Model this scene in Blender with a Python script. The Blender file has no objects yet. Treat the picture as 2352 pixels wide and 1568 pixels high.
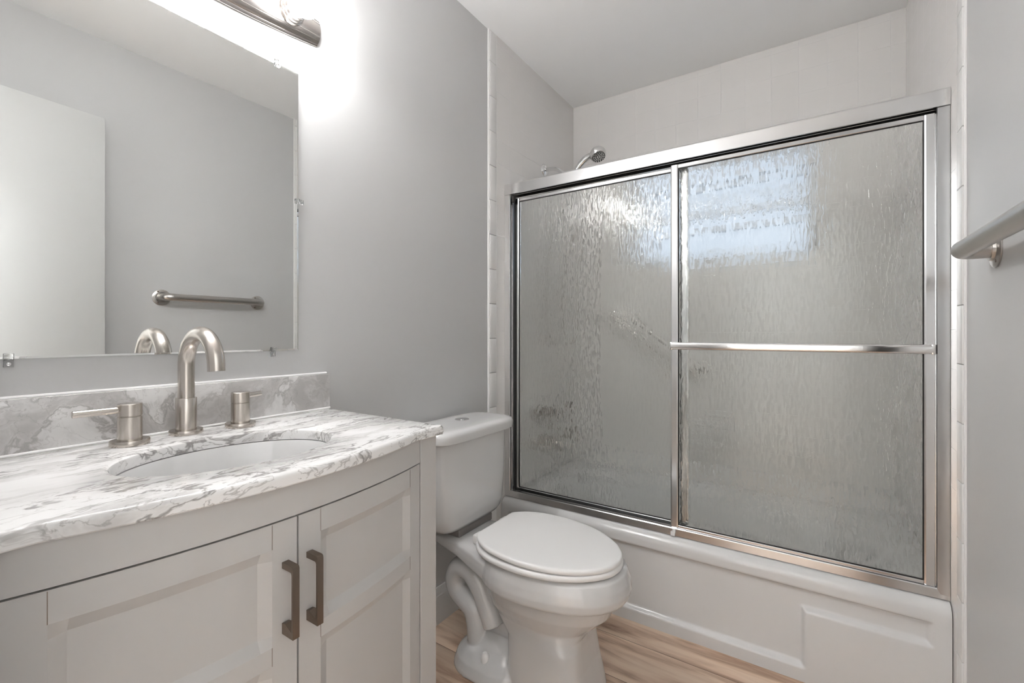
import bpy, bmesh, math, random
from mathutils import Vector, Matrix
random.seed(3)
D = bpy.data
SC = bpy.context.scene
COL = SC.collection
PI = math.pi

# ------------------------------------------------------------------ camera
cam_d = D.cameras.new('camera')
cam_d.sensor_width = 36.0
cam_d.lens = 36.0 * 1040.0 / 2352.0
cam_d.shift_y = -16.7 / 2352.0
cam_d.clip_start = 0.01
cam = D.objects.new('camera', cam_d)
cam.location = (1.194, 0.0, 1.098)
cam.rotation_euler = (PI / 2, 0, math.radians(33.54))
COL.objects.link(cam)
SC.camera = cam

# ------------------------------------------------------------------ world (daylight outside the window)
w = D.worlds.new('world')
SC.world = w
w.use_nodes = True
bg = w.node_tree.nodes['Background']
bg.inputs['Color'].default_value = (0.80, 0.885, 0.98, 1)
bg.inputs['Strength'].default_value = 1.0

# ------------------------------------------------------------------ exposure
SC.view_settings.view_transform = 'Standard'
SC.view_settings.look = 'None'
SC.view_settings.exposure = 0.90
SC.view_settings.gamma = 1.0
SC.view_settings.use_curve_mapping = False
SC.cycles.max_bounces = 11
SC.cycles.diffuse_bounces = 5
SC.cycles.glossy_bounces = 4
SC.cycles.transmission_bounces = 8
SC.cycles.sample_clamp_indirect = 10.0

BULB = 8.0         # glow of the bulb surface
BULB_W = 1.7       # light of each bulb, watts
HALL_FILL = 112.0        # strength of the added fill lamp, unseen in the hallway behind the camera

W = 1.524          # room width
YB = 2.461         # back wall
HC = 2.445         # ceiling height
TL, TR, TB = 0.008, 1.516, 2.453   # tile faces


# ------------------------------------------------------------------ materials
def nodes_of(name):
    m = D.materials.new(name)
    m.use_nodes = True
    nt = m.node_tree
    b = nt.nodes['Principled BSDF']
    return m, nt, b


def N(nt, typ, **kw):
    n = nt.nodes.new(typ)
    for k, v in kw.items():
        if k in n.inputs:
            n.inputs[k].default_value = v
        else:
            setattr(n, k, v)
    return n


def simple(name, col, rough=0.5, metal=0.0, coat=0.0, noise=0.0, nscale=200.0, bump=0.0005, spec=0.5):
    m, nt, b = nodes_of(name)
    b.inputs['Base Color'].default_value = (*col, 1)
    b.inputs['Roughness'].default_value = rough
    b.inputs['Metallic'].default_value = metal
    b.inputs['Specular IOR Level'].default_value = spec
    b.inputs['Coat Weight'].default_value = coat
    b.inputs['Coat Roughness'].default_value = 0.05
    tc = N(nt, 'ShaderNodeTexCoord')
    nz = N(nt, 'ShaderNodeTexNoise', Scale=nscale, Detail=3.0)
    nt.links.new(tc.outputs['Object'], nz.inputs['Vector'])
    if noise > 0:
        bp = N(nt, 'ShaderNodeBump', Strength=noise, Distance=bump)
        nt.links.new(nz.outputs['Fac'], bp.inputs['Height'])
        nt.links.new(bp.outputs['Normal'], b.inputs['Normal'])
    else:
        mr = N(nt, 'ShaderNodeMapRange')
        mr.inputs['To Min'].default_value = max(0.0, rough - 0.008)
        mr.inputs['To Max'].default_value = rough + 0.008
        nt.links.new(nz.outputs['Fac'], mr.inputs['Value'])
        nt.links.new(mr.outputs['Result'], b.inputs['Roughness'])
    return m


M = {}
M['paint_wall'] = simple('wall_paint', (0.58, 0.578, 0.576), 0.42, noise=0.10, nscale=90, bump=0.002)
M['paint_ceiling'] = simple('ceiling_paint', (0.95, 0.95, 0.945), 0.7, noise=0.08, nscale=120, bump=0.002)
M['paint_trim'] = simple('trim_paint', (0.70, 0.69, 0.68), 0.35)
M['paint_cabinet'] = simple('cabinet_paint', (0.53, 0.52, 0.51), 0.38)
M['paint_door'] = simple('door_paint', (0.57, 0.57, 0.56), 0.4)
M['porcelain'] = simple('porcelain', (0.68, 0.675, 0.67), 0.12, coat=0.6)
M['tub'] = simple('tub_enamel', (0.73, 0.725, 0.72), 0.22, coat=0.3)
M['seat'] = simple('seat_plastic', (0.88, 0.87, 0.86), 0.28)
M['dark'] = simple('dark_rubber', (0.015, 0.014, 0.013), 0.6)
M['black_plastic'] = simple('black_plastic', (0.02, 0.02, 0.02), 0.35)
M['vinyl'] = simple('white_vinyl', (0.80, 0.81, 0.82), 0.4)
M['hall'] = simple('hall_paint', (0.82, 0.82, 0.82), 0.6)
M['caulk'] = simple('white_caulk', (0.86, 0.85, 0.84), 0.4)


def metal(name, col, rough, aniso=0.0, scale=(1, 1, 1), rvar=0.015):
    m, nt, b = nodes_of(name)
    b.inputs['Base Color'].default_value = (*col, 1)
    b.inputs['Metallic'].default_value = 1.0
    b.inputs['Anisotropic'].default_value = aniso
    tc = N(nt, 'ShaderNodeTexCoord')
    mp = N(nt, 'ShaderNodeMapping')
    mp.inputs['Scale'].default_value = scale
    nz = N(nt, 'ShaderNodeTexNoise', Scale=60.0, Detail=3.0)
    mr = N(nt, 'ShaderNodeMapRange')
    mr.inputs['To Min'].default_value = rough - rvar
    mr.inputs['To Max'].default_value = rough + rvar
    nt.links.new(tc.outputs['Object'], mp.inputs['Vector'])
    nt.links.new(mp.outputs['Vector'], nz.inputs['Vector'])
    nt.links.new(nz.outputs['Fac'], mr.inputs['Value'])
    nt.links.new(mr.outputs['Result'], b.inputs['Roughness'])
    return m


M['nickel'] = metal('brushed_nickel', (0.60, 0.555, 0.51), 0.25, 0.0, (3, 3, 0.2))
M['nickel_h'] = metal('brushed_steel', (0.52, 0.495, 0.47), 0.30, 0.0, (3, 0.2, 3))
M['bronze'] = metal('dark_nickel', (0.23, 0.185, 0.15), 0.36, 0.0, (12, 12, 1))
M['chrome'] = metal('chrome', (0.80, 0.80, 0.80), 0.06, 0, rvar=0.02)
M['alu'] = metal('polished_aluminium', (0.80, 0.80, 0.80), 0.17, 0.0, (0.2, 3, 0.2))
M['alu_bar'] = metal('bright_bar', (0.86, 0.85, 0.84), 0.10, 0, rvar=0.02)
M['lamp_metal'] = metal('lamp_nickel', (0.58, 0.545, 0.52), 0.22, 0.0, (3, 0.2, 3))


def mat_mirror():
    m, nt, b = nodes_of('mirror_silver')
    b.inputs['Base Color'].default_value = (0.84, 0.85, 0.84, 1)
    b.inputs['Metallic'].default_value = 1.0
    b.inputs['Roughness'].default_value = 0.0
    tc = N(nt, 'ShaderNodeTexCoord')
    nz = N(nt, 'ShaderNodeTexNoise', Scale=2.0)
    mr = N(nt, 'ShaderNodeMapRange')
    mr.inputs['To Min'].default_value = 0.0
    mr.inputs['To Max'].default_value = 0.008
    nt.links.new(tc.outputs['Object'], nz.inputs['Vector'])
    nt.links.new(nz.outputs['Fac'], mr.inputs['Value'])
    nt.links.new(mr.outputs['Result'], b.inputs['Roughness'])
    return m


M['mirror'] = mat_mirror()


def mat_tile(name, axis, off):
    """Square 108 mm tiles; axis = horizontal world axis, off = where a joint lies."""
    m, nt, b = nodes_of(name)
    tc = N(nt, 'ShaderNodeTexCoord')
    sp = N(nt, 'ShaderNodeSeparateXYZ')
    cb = N(nt, 'ShaderNodeCombineXYZ')
    nt.links.new(tc.outputs['Object'], sp.inputs['Vector'])
    ah = N(nt, 'ShaderNodeMath', operation='SUBTRACT')
    ah.inputs[1].default_value = off
    av = N(nt, 'ShaderNodeMath', operation='SUBTRACT')
    av.inputs[1].default_value = 0.350
    nt.links.new(sp.outputs[axis], ah.inputs[0])
    nt.links.new(sp.outputs['Z'], av.inputs[0])
    nt.links.new(ah.outputs[0], cb.inputs['X'])
    nt.links.new(av.outputs[0], cb.inputs['Y'])
    br = nt.nodes.new('ShaderNodeTexBrick')
    br.offset = 0.0
    br.squash = 1.0
    br.inputs['Scale'].default_value = 1.0
    br.inputs['Brick Width'].default_value = 0.1086
    br.inputs['Row Height'].default_value = 0.1086
    br.inputs['Mortar Size'].default_value = 0.0013
    br.inputs['Mortar Smooth'].default_value = 0.6
    br.inputs['Color1'].default_value = (0.80, 0.78, 0.76, 1)
    br.inputs['Color2'].default_value = (0.805, 0.785, 0.765, 1)
    br.inputs['Mortar'].default_value = (0.85, 0.835, 0.82, 1)
    nt.links.new(cb.outputs[0], br.inputs['Vector'])
    nt.links.new(br.outputs['Color'], b.inputs['Base Color'])
    inv = N(nt, 'ShaderNodeMath', operation='SUBTRACT')
    inv.inputs[0].default_value = 1.0
    nt.links.new(br.outputs['Fac'], inv.inputs[1])
    bp = N(nt, 'ShaderNodeBump', Strength=0.6, Distance=0.0012)
    nt.links.new(inv.outputs[0], bp.inputs['Height'])
    nt.links.new(bp.outputs['Normal'], b.inputs['Normal'])
    b.inputs['Roughness'].default_value = 0.14
    return m


M['tile_side'] = mat_tile('tile_side', 'Y', 1.663)
M['tile_back'] = mat_tile('tile_back', 'X', 0.762 - 0.0543)
M['tile_edge'] = simple('tile_edge', (0.80, 0.79, 0.775), 0.32)
M['gasket'] = simple('grey_rubber', (0.22, 0.20, 0.19), 0.6)


def mat_marble(name, scale=1.0, grey=0.0, stretch=(1, 1, 1), vein=1.0, c0=0.44, c1=0.70):
    m, nt, b = nodes_of(name)
    L = nt.links.new
    tc = N(nt, 'ShaderNodeTexCoord')
    mp = N(nt, 'ShaderNodeMapping')
    mp.inputs['Scale'].default_value = tuple(s * scale for s in stretch)
    mp.inputs['Rotation'].default_value = (0.3, 0.2, 0.35)
    L(tc.outputs['Object'], mp.inputs['Vector'])
    # warp
    wz = N(nt, 'ShaderNodeTexNoise', Scale=7.0, Detail=4.0)
    L(mp.outputs[0], wz.inputs['Vector'])
    sub = N(nt, 'ShaderNodeVectorMath', operation='SUBTRACT')
    sub.inputs[1].default_value = (0.5, 0.5, 0.5)
    L(wz.outputs['Color'], sub.inputs[0])
    sc = N(nt, 'ShaderNodeVectorMath', operation='SCALE')
    sc.inputs['Scale'].default_value = 0.16
    L(sub.outputs[0], sc.inputs[0])
    add = N(nt, 'ShaderNodeVectorMath', operation='ADD')
    L(mp.outputs[0], add.inputs[0])
    L(sc.outputs[0], add.inputs[1])

    def ridge(scale_, width, detail):
        nz = N(nt, 'ShaderNodeTexNoise', Scale=scale_, Detail=detail, Roughness=0.55)
        L(add.outputs[0], nz.inputs['Vector'])
        s = N(nt, 'ShaderNodeMath', operation='SUBTRACT')
        s.inputs[1].default_value = 0.5
        L(nz.outputs['Fac'], s.inputs[0])
        a = N(nt, 'ShaderNodeMath', operation='ABSOLUTE')
        L(s.outputs[0], a.inputs[0])
        r = N(nt, 'ShaderNodeMapRange', interpolation_type='SMOOTHSTEP')
        r.inputs['From Min'].default_value = 0.0
        r.inputs['From Max'].default_value = width
        r.inputs['To Min'].default_value = 1.0
        r.inputs['To Max'].default_value = 0.0
        L(a.outputs[0], r.inputs['Value'])
        return r

    v1 = ridge(10.0, 0.030, 6.0)
    v2 = ridge(24.0, 0.020, 5.0)
    cl = N(nt, 'ShaderNodeTexNoise', Scale=10.0, Detail=5.0, Roughness=0.6)
    L(add.outputs[0], cl.inputs['Vector'])
    clr = N(nt, 'ShaderNodeMapRange', interpolation_type='SMOOTHSTEP')
    clr.inputs['From Min'].default_value = c0
    clr.inputs['From Max'].default_value = c1
    L(cl.outputs['Fac'], clr.inputs['Value'])
    # vein strength is patchy
    pa = N(nt, 'ShaderNodeTexNoise', Scale=5.0, Detail=2.0)
    L(mp.outputs[0], pa.inputs['Vector'])
    par = N(nt, 'ShaderNodeMapRange', interpolation_type='SMOOTHSTEP')
    par.inputs['From Min'].default_value = 0.30
    par.inputs['From Max'].default_value = 0.54
    L(pa.outputs['Fac'], par.inputs['Value'])

    def mul(a, k):
        x = N(nt, 'ShaderNodeMath', operation='MULTIPLY')
        L(a, x.inputs[0])
        if isinstance(k, float):
            x.inputs[1].default_value = k
        else:
            L(k, x.inputs[1])
        return x.outputs[0]

    def mx(a, fac, col):
        x = N(nt, 'ShaderNodeMix', data_type='RGBA')
        L(fac, x.inputs[0])
        if isinstance(a, tuple):
            x.inputs[6].default_value = a
        else:
            L(a, x.inputs[6])
        x.inputs[7].default_value = col
        return x.outputs[2]
    base = (0.84 - grey * 0.9, 0.83 - grey * 0.9, 0.82 - grey * 0.9, 1)
    c = mx(base, mul(clr.outputs[0], 0.65 + grey), (0.40, 0.385, 0.375, 1))
    c = mx(c, mul(mul(v1.outputs[0], par.outputs[0]), 0.85 * vein), (0.24, 0.225, 0.215, 1))
    c = mx(c, mul(mul(v2.outputs[0], par.outputs[0]), 0.60 * vein), (0.30, 0.28, 0.27, 1))
    L(c, b.inputs['Base Color'])
    b.inputs['Roughness'].default_value = 0.10
    return m


M['marble_top'] = mat_marble('marble_top', 1.0, 0.0, (1.6, 0.55, 1.2))
M['marble_splash'] = mat_marble('marble_splash', 1.1, 0.12, (1, 1, 1), 0.62, 0.40, 0.62)


def mat_floor():
    m, nt, b = nodes_of('plank_floor')
    L = nt.links.new
    tc = N(nt, 'ShaderNodeTexCoord')
    br = nt.nodes.new('ShaderNodeTexBrick')
    br.offset = 0.41
    br.inputs['Scale'].default_value = 1.0
    br.inputs['Brick Width'].default_value = 2.6
    br.inputs['Row Height'].default_value = 0.194
    br.inputs['Mortar Size'].default_value = 0.0009
    br.inputs['Mortar Smooth'].default_value = 0.1
    br.inputs['Color1'].default_value = (0, 0, 0, 1)
    br.inputs['Color2'].default_value = (1, 1, 1, 1)
    br.inputs['Mortar'].default_value = (0.5, 0.5, 0.5, 1)
    mo = N(nt, 'ShaderNodeMapping')
    mo.inputs['Location'].default_value = (0.35, 0.163, 0)
    L(tc.outputs['Object'], mo.inputs['Vector'])
    L(mo.outputs[0], br.inputs['Vector'])
    off = N(nt, 'ShaderNodeVectorMath', operation='SCALE')
    off.inputs['Scale'].default_value = 7.3
    L(br.outputs['Color'], off.inputs[0])
    add = N(nt, 'ShaderNodeVectorMath', operation='ADD')
    L(tc.outputs['Object'], add.inputs[0])
    L(off.outputs[0], add.inputs[1])
    mp = N(nt, 'ShaderNodeMapping')
    mp.inputs['Scale'].default_value = (1.0, 8.0, 1.0)
    L(add.outputs[0], mp.inputs['Vector'])
    nz = N(nt, 'ShaderNodeTexNoise', Scale=2.4, Detail=5.0, Roughness=0.55, Distortion=0.5)
    L(mp.outputs[0], nz.inputs['Vector'])
    rp = N(nt, 'ShaderNodeValToRGB')
    e = rp.color_ramp.elements
    e[0].position = 0.30
    e[0].color = (0.30, 0.185, 0.12, 1)
    e[1].position = 0.60
    e[1].color = (0.80, 0.63, 0.49, 1)
    e2 = e.new(0.44)
    e2.color = (0.57, 0.40, 0.29, 1)
    e3 = e.new(0.52)
    e3.color = (0.72, 0.54, 0.41, 1)
    L(nz.outputs['Fac'], rp.inputs['Fac'])
    # slow darker cast along the planks
    big = N(nt, 'ShaderNodeTexNoise', Scale=1.3, Detail=1.0)
    L(add.outputs[0], big.inputs['Vector'])
    bm_ = N(nt, 'ShaderNodeMapRange')
    bm_.inputs['To Min'].default_value = 0.6
    bm_.inputs['To Max'].default_value = 1.45
    L(big.outputs['Fac'], bm_.inputs['Value'])
    hs = N(nt, 'ShaderNodeHueSaturation')
    L(rp.outputs['Color'], hs.inputs['Color'])
    L(bm_.outputs[0], hs.inputs['Value'])
    # joints
    mj = N(nt, 'ShaderNodeMix', data_type='RGBA')
    L(br.outputs['Fac'], mj.inputs[0])
    L(hs.outputs['Color'], mj.inputs[6])
    mj.inputs[7].default_value = (0.10, 0.065, 0.045, 1)
    L(mj.outputs[2], b.inputs['Base Color'])
    b.inputs['Roughness'].default_value = 0.38
    bp = N(nt, 'ShaderNodeBump', Strength=0.12, Distance=0.001)
    L(nz.outputs['Fac'], bp.inputs['Height'])
    L(bp.outputs['Normal'], b.inputs['Normal'])
    return m


M['floor'] = mat_floor()


def mat_rain():
    m = D.materials.new('rain_glass')
    m.use_nodes = True
    nt = m.node_tree
    L = nt.links.new
    nt.nodes.remove(nt.nodes['Principled BSDF'])
    out = nt.nodes['Material Output']
    g = N(nt, 'ShaderNodeBsdfGlass', Roughness=0.04, IOR=1.45)
    g.distribution = 'GGX'
    g.inputs['Color'].default_value = (0.965, 0.975, 0.965, 1)
    tc = N(nt, 'ShaderNodeTexCoord')
    mp = N(nt, 'ShaderNodeMapping')
    mp.inputs['Scale'].default_value = (150.0, 30.0, 34.0)
    L(tc.outputs['Object'], mp.inputs['Vector'])
    nz = N(nt, 'ShaderNodeTexNoise', Scale=1.0, Detail=1.5, Roughness=0.45, Distortion=0.5)
    L(mp.outputs[0], nz.inputs['Vector'])
    mp2 = N(nt, 'ShaderNodeMapping')
    mp2.inputs['Scale'].default_value = (70.0, 20.0, 60.0)
    L(tc.outputs['Object'], mp2.inputs['Vector'])
    n2 = N(nt, 'ShaderNodeTexNoise', Scale=1.0, Detail=1.0)
    L(mp2.outputs[0], n2.inputs['Vector'])
    ad = N(nt, 'ShaderNodeMath', operation='MULTIPLY_ADD')
    ad.inputs[1].default_value = 0.5
    L(n2.outputs['Fac'], ad.inputs[0])
    L(nz.outputs['Fac'], ad.inputs[2])
    bp = N(nt, 'ShaderNodeBump', Strength=1.0, Distance=0.0026)
    L(ad.outputs[0], bp.inputs['Height'])
    L(bp.outputs['Normal'], g.inputs['Normal'])
    t = N(nt, 'ShaderNodeBsdfTransparent')     # clear gaps between the ripples
    t.inputs['Color'].default_value = (0.95, 0.96, 0.95, 1)
    mx = N(nt, 'ShaderNodeMixShader')
    gap = N(nt, 'ShaderNodeMapRange')
    gap.inputs['From Min'].default_value = 0.49
    gap.inputs['From Max'].default_value = 0.57
    gap.inputs['To Max'].default_value = 0.85
    L(nz.outputs['Fac'], gap.inputs['Value'])
    L(gap.outputs[0], mx.inputs[0])
    L(g.outputs[0], mx.inputs[1])
    L(t.outputs[0], mx.inputs[2])
    L(mx.outputs[0], out.inputs['Surface'])
    return m


M['rain'] = mat_rain()


def mat_flat_glass():
    m = D.materials.new('smooth_glass')
    m.use_nodes = True
    nt = m.node_tree
    nt.nodes.remove(nt.nodes['Principled BSDF'])
    g = N(nt, 'ShaderNodeBsdfGlass', Roughness=0.0, IOR=1.45)
    g.distribution = 'GGX'
    g.inputs['Color'].default_value = (0.985, 0.99, 0.985, 1)
    t = N(nt, 'ShaderNodeBsdfTransparent')
    mx = N(nt, 'ShaderNodeMixShader', Fac=0.32)
    nt.links.new(g.outputs[0], mx.inputs[1])
    nt.links.new(t.outputs[0], mx.inputs[2])
    nt.links.new(mx.outputs[0], nt.nodes['Material Output'].inputs['Surface'])
    return m


M['flat_glass'] = mat_flat_glass()


def mat_frost():
    m = D.materials.new('frosted_window')
    m.use_nodes = True
    nt = m.node_tree
    L = nt.links.new
    nt.nodes.remove(nt.nodes['Principled BSDF'])
    out = nt.nodes['Material Output']
    t = N(nt, 'ShaderNodeBsdfTranslucent')
    t.inputs['Color'].default_value = (0.9, 0.92, 0.95, 1)
    gl = N(nt, 'ShaderNodeBsdfGlossy', Roughness=0.25)
    fr = N(nt, 'ShaderNodeFresnel', IOR=1.4)
    mx = N(nt, 'ShaderNodeMixShader')
    L(fr.outputs[0], mx.inputs[0])
    L(t.outputs[0], mx.inputs[1])
    L(gl.outputs[0], mx.inputs[2])
    L(mx.outputs[0], out.inputs['Surface'])
    return m


M['frost'] = mat_frost()


def mat_clear():
    m, nt, b = nodes_of('clear_plastic')
    b.inputs['Base Color'].default_value = (0.97, 0.97, 0.97, 1)
    b.inputs['Transmission Weight'].default_value = 1.0
    b.inputs['Roughness'].default_value = 0.04
    b.inputs['IOR'].default_value = 1.49
    return m


M['clear'] = mat_clear()


def mat_glow(name, col, s):
    m, nt, b = nodes_of(name)
    b.inputs['Base Color'].default_value = (0.9, 0.9, 0.9, 1)
    b.inputs['Emission Color'].default_value = (*col, 1)
    b.inputs['Emission Strength'].default_value = s
    return m


M['bulb'] = mat_glow('bulb_glow', (1.0, 0.98, 0.97), BULB)
M['fill_glow'] = mat_glow('fill_lamp_glow', (0.94, 0.98, 1.0), HALL_FILL)


# ------------------------------------------------------------------ mesh helpers
def finish(name, bm, mat, parent=None, smooth=True, angle=35):
    bmesh.ops.recalc_face_normals(bm, faces=bm.faces[:])
    me = D.meshes.new(name)
    bm.to_mesh(me)
    bm.free()
    if smooth:
        me.polygons.foreach_set('use_smooth', [True] * len(me.polygons))
        me.set_sharp_from_angle(angle=math.radians(angle))
    o = D.objects.new(name, me)
    me.materials.append(mat)
    COL.objects.link(o)
    if parent is not None:
        o.parent = parent
        o.matrix_parent_inverse = Matrix.Translation(-world_loc(parent))
    return o


def world_loc(o):
    v = Vector(o.location)
    return v if o.parent is None else (Vector((0, 0, 0)) if o.type == 'MESH' else v)


def thing(name, label, cat, loc=(0, 0, 0), group=None):
    o = D.objects.new(name, None)
    o.empty_display_size = 0.05
    o.location = loc
    COL.objects.link(o)
    return tag(o, label, cat, group)


def tag(o, label, cat, group=None):
    o['label'] = label
    o['category'] = cat
    if group:
        o['group'] = group
    return o


def struct(o):
    o['kind'] = 'structure'
    return o


def box(bm, x0, x1, y0, y1, z0, z1, bev=0.0, seg=2):
    r = bmesh.ops.create_cube(bm, size=1.0)
    vs = r['verts']
    for v in vs:
        v.co = Vector((x0 + (v.co.x + .5) * (x1 - x0), y0 + (v.co.y + .5) * (y1 - y0), z0 + (v.co.z + .5) * (z1 - z0)))
    if bev > 0:
        es = list({e for v in vs for e in v.link_edges})
        bmesh.ops.bevel(bm, geom=es, offset=bev, segments=seg, affect='EDGES', profile=0.5)


def boxobj(name, mat, b, parent=None, bev=0.0, seg=2):
    bm = bmesh.new()
    box(bm, *b, bev=bev, seg=seg)
    return finish(name, bm, mat, parent, smooth=bev > 0)


def loft(bm, rings, cap=True, closed=True):
    """rings: list of equal-length point lists."""
    V = [[bm.verts.new(p) for p in r] for r in rings]
    n = len(V[0])
    for a, b in zip(V[:-1], V[1:]):
        for i in range(n if closed else n - 1):
            j = (i + 1) % n
            bm.faces.new((a[i], a[j], b[j], b[i]))
    if cap:
        bm.faces.new(V[0][::-1])
        bm.faces.new(V[-1])
    return V


def frame_at(d):
    d = d.normalized()
    u = d.cross(Vector((0, 0, 1)))
    if u.length < 1e-3:
        u = Vector((1, 0, 0))
    u.normalize()
    return u, d.cross(u).normalized()


def tube(bm, path, r, n=20, cap=True):
    P = [Vector(p) for p in path]
    R = r if isinstance(r, (list, tuple)) else [r] * len(P)
    rings = []
    u = None
    for i, p in enumerate(P):
        d = (P[min(i + 1, len(P) - 1)] - P[max(i - 1, 0)]).normalized()
        if u is None:
            u, v = frame_at(d)
        else:
            u = (u - d * u.dot(d)).normalized()
            v = d.cross(u).normalized()
        rings.append([p + (u * math.cos(2 * PI * k / n) + v * math.sin(2 * PI * k / n)) * R[i] for k in range(n)])
    loft(bm, rings, cap)


def lathe(bm, origin, axis, prof, n=32, cap=True):
    """prof: list of (radius, distance along axis)."""
    o = Vector(origin)
    a = Vector(axis).normalized()
    u, v = frame_at(a)
    rings = [[o + a * t + (u * math.cos(2 * PI * k / n) + v * math.sin(2 * PI * k / n)) * max(r, 1e-5) for k in range(n)] for r, t in prof]
    loft(bm, rings, cap)


def spline(P, sub=8):
    P = [Vector(p) for p in P]
    out = []
    for i in range(len(P) - 1):
        p0, p1, p2, p3 = P[max(i - 1, 0)], P[i], P[i + 1], P[min(i + 2, len(P) - 1)]
        for k in range(sub):
            t = k / sub
            out.append(0.5 * ((2 * p1) + (p2 - p0) * t + (2 * p0 - 5 * p1 + 4 * p2 - p3) * t * t + (3 * p1 - p0 - 3 * p2 + p3) * t ** 3))
    out.append(P[-1])
    return out


def sstep(a, b, x):
    t = min(1.0, max(0.0, (x - a) / (b - a)))
    return t * t * (3 - 2 * t)


def prism(bm, poly, z0, z1, bev=0.0, seg=3):
    """Extruded outline in plan (x, y)."""
    a = [bm.verts.new((p[0], p[1], z0)) for p in poly]
    b = [bm.verts.new((p[0], p[1], z1)) for p in poly]
    n = len(poly)
    for i in range(n):
        bm.faces.new((a[i], a[(i + 1) % n], b[(i + 1) % n], b[i]))
    bm.faces.new(a[::-1])
    top = bm.faces.new(b)
    if bev:
        bmesh.ops.bevel(bm, geom=list(top.edges), offset=bev, segments=seg, affect='EDGES', profile=0.5)


# ------------------------------------------------------------------ room shell
YN = 0.03          # inner face of the wall with the doorway
struct(boxobj('floor', M['floor'], (-0.3, 2.3, -1.5, 2.56, -0.06, 0.0)))
struct(boxobj('ceiling', M['paint_ceiling'], (-0.3, 2.3, -1.5, 2.58, HC, HC + 0.06)))
struct(boxobj('wall_left', M['paint_wall'], (-0.10, 0.0, YN - 0.11, 2.58, 0.0, HC)))
struct(boxobj('wall_right', M['paint_wall'], (W, W + 0.10, YN - 0.11, 2.58, 0.0, HC)))
WX0, WX1, WZ0, WZ1 = 0.36, 1.22, 1.445, 2.00
bm = bmesh.new()
for b in ((0, WX0, 0, HC), (WX1, W, 0, HC), (WX0, WX1, 0, WZ0), (WX0, WX1, WZ1, HC)):
    box(bm, b[0], b[1], YB, YB + 0.12, b[2], b[3])
struct(finish('wall_back', bm, M['paint_wall'], smooth=False))
DX0, DX1, DZ = 0.72, 1.357, 2.055
bm = bmesh.new()
for b in ((0, DX0, 0, HC), (DX1, W, 0, HC), (DX0, DX1, DZ, HC)):
    box(bm, b[0], b[1], YN - 0.11, YN, b[2], b[3])
struct(finish('wall_near', bm, M['paint_wall'], smooth=False))
bm = bmesh.new()
for b in ((-0.3, -0.2, -1.4, YN - 0.11), (2.2, 2.3, -1.4, YN - 0.11), (-0.3, 2.3, -1.5, -1.4), (-0.3, -0.1, YN - 0.13, YN - 0.11), (W + 0.1, 2.3, YN - 0.13, YN - 0.11)):
    box(bm, b[0], b[1], b[2], b[3], 0.0, HC)
struct(finish('wall_hall', bm, M['hall'], smooth=False))

# tile on the three sides of the tub
struct(boxobj('wall_tile_left', M['tile_side'], (0.0005, TL, 1.663, TB, 0.0, HC - 0.0005)))
struct(boxobj('wall_tile_right', M['tile_side'], (TR, W - 0.0005, 1.663, TB, 0.0, HC - 0.0005)))
bm = bmesh.new()
for b in ((0.0005, WX0, 0, HC - .0005), (WX1, W - .0005, 0, HC - .0005), (WX0, WX1, 0, WZ0), (WX0, WX1, WZ1, HC - .0005)):
    box(bm, b[0], b[1], TB, YB - 0.0005, b[2], b[3])
struct(finish('wall_tile_back', bm, M['tile_back'], smooth=False))
# sill and reveal tile of the window
bm = bmesh.new()
box(bm, WX0, WX1, TB, YB + 0.07, WZ0, WZ0 + 0.008)
box(bm, WX0, WX0 + 0.008, TB, YB + 0.07, WZ0 + 0.008, WZ1)
box(bm, WX1 - 0.008, WX1, TB, YB + 0.07, WZ0 + 0.008, WZ1)
box(bm, WX0 + 0.008, WX1 - 0.008, TB, YB + 0.07, WZ1 - 0.008, WZ1)
struct(finish('trim_3', bm, M['tile_edge'], smooth=False))


# bullnose edge tiles, 51 x 152 mm, on both side walls
def bullnose(name, left, z_joint):
    bm = bmesh.new()
    z = z_joint - 0.1535 * 10
    while z < HC:
        a, b = max(z + 0.0008, 0.0), min(z + 0.1535 - 0.0008, HC - 0.0005)
        if b - a > 0.01:
            if left:
                box(bm, 0.0004, TL + 0.0008, 1.612, 1.6622, a, b, 0.0022, 2)
            else:
                box(bm, TR - 0.0008, W - 0.0004, 1.612, 1.6622, a, b, 0.0022, 2)
        z += 0.1535
    return struct(finish(name, bm, M['tile_edge']))


bullnose('trim_1', True, 1.387)
bullnose('trim_2', False, 1.020)
# raised paint and caulk beads where the bullnose meets the wall
bm = bmesh.new()
tube(bm, [(0.0025, 1.609, 0.15), (0.0025, 1.609, HC)], 0.0042, 10)
struct(finish('trim_4', bm, M['caulk']))
bm = bmesh.new()
tube(bm, [(W - 0.002, 1.609, 0.0), (W - 0.002, 1.609, HC)], 0.0035, 10)
struct(finish('trim_5', bm, M['caulk']))
# grout between bullnose and field tile
bm = bmesh.new()
box(bm, 0.0004, TL - 0.0006, 1.6615, 1.6635, 0, HC - .001)
struct(finish('trim_6', bm, M['caulk'], smooth=False))
bm = bmesh.new()
box(bm, TR + 0.0006, W - 0.0004, 1.6615, 1.6635, 0, HC - .001)
struct(finish('trim_7', bm, M['caulk'], smooth=False))


# baseboards: moulded profile (offset from wall, height)
BB = [(0.0003, 0.0), (0.015, 0.0), (0.015, 0.085), (0.0135, 0.093), (0.0125, 0.097), (0.0125, 0.103), (0.010, 0.107), (0.0092, 0.120), (0.0055, 0.128), (0.004, 0.133), (0.0003, 0.133)]


def baseboard(name, side, y0, y1):
    bm = bmesh.new()
    f = (lambda d: d) if side == 'left' else (lambda d: W - d)
    loft(bm, [[(f(d), y, z) for d, z in BB] for y in (y0, y1)])
    return struct(finish(name, bm, M['paint_trim'], smooth=True, angle=25))


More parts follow.
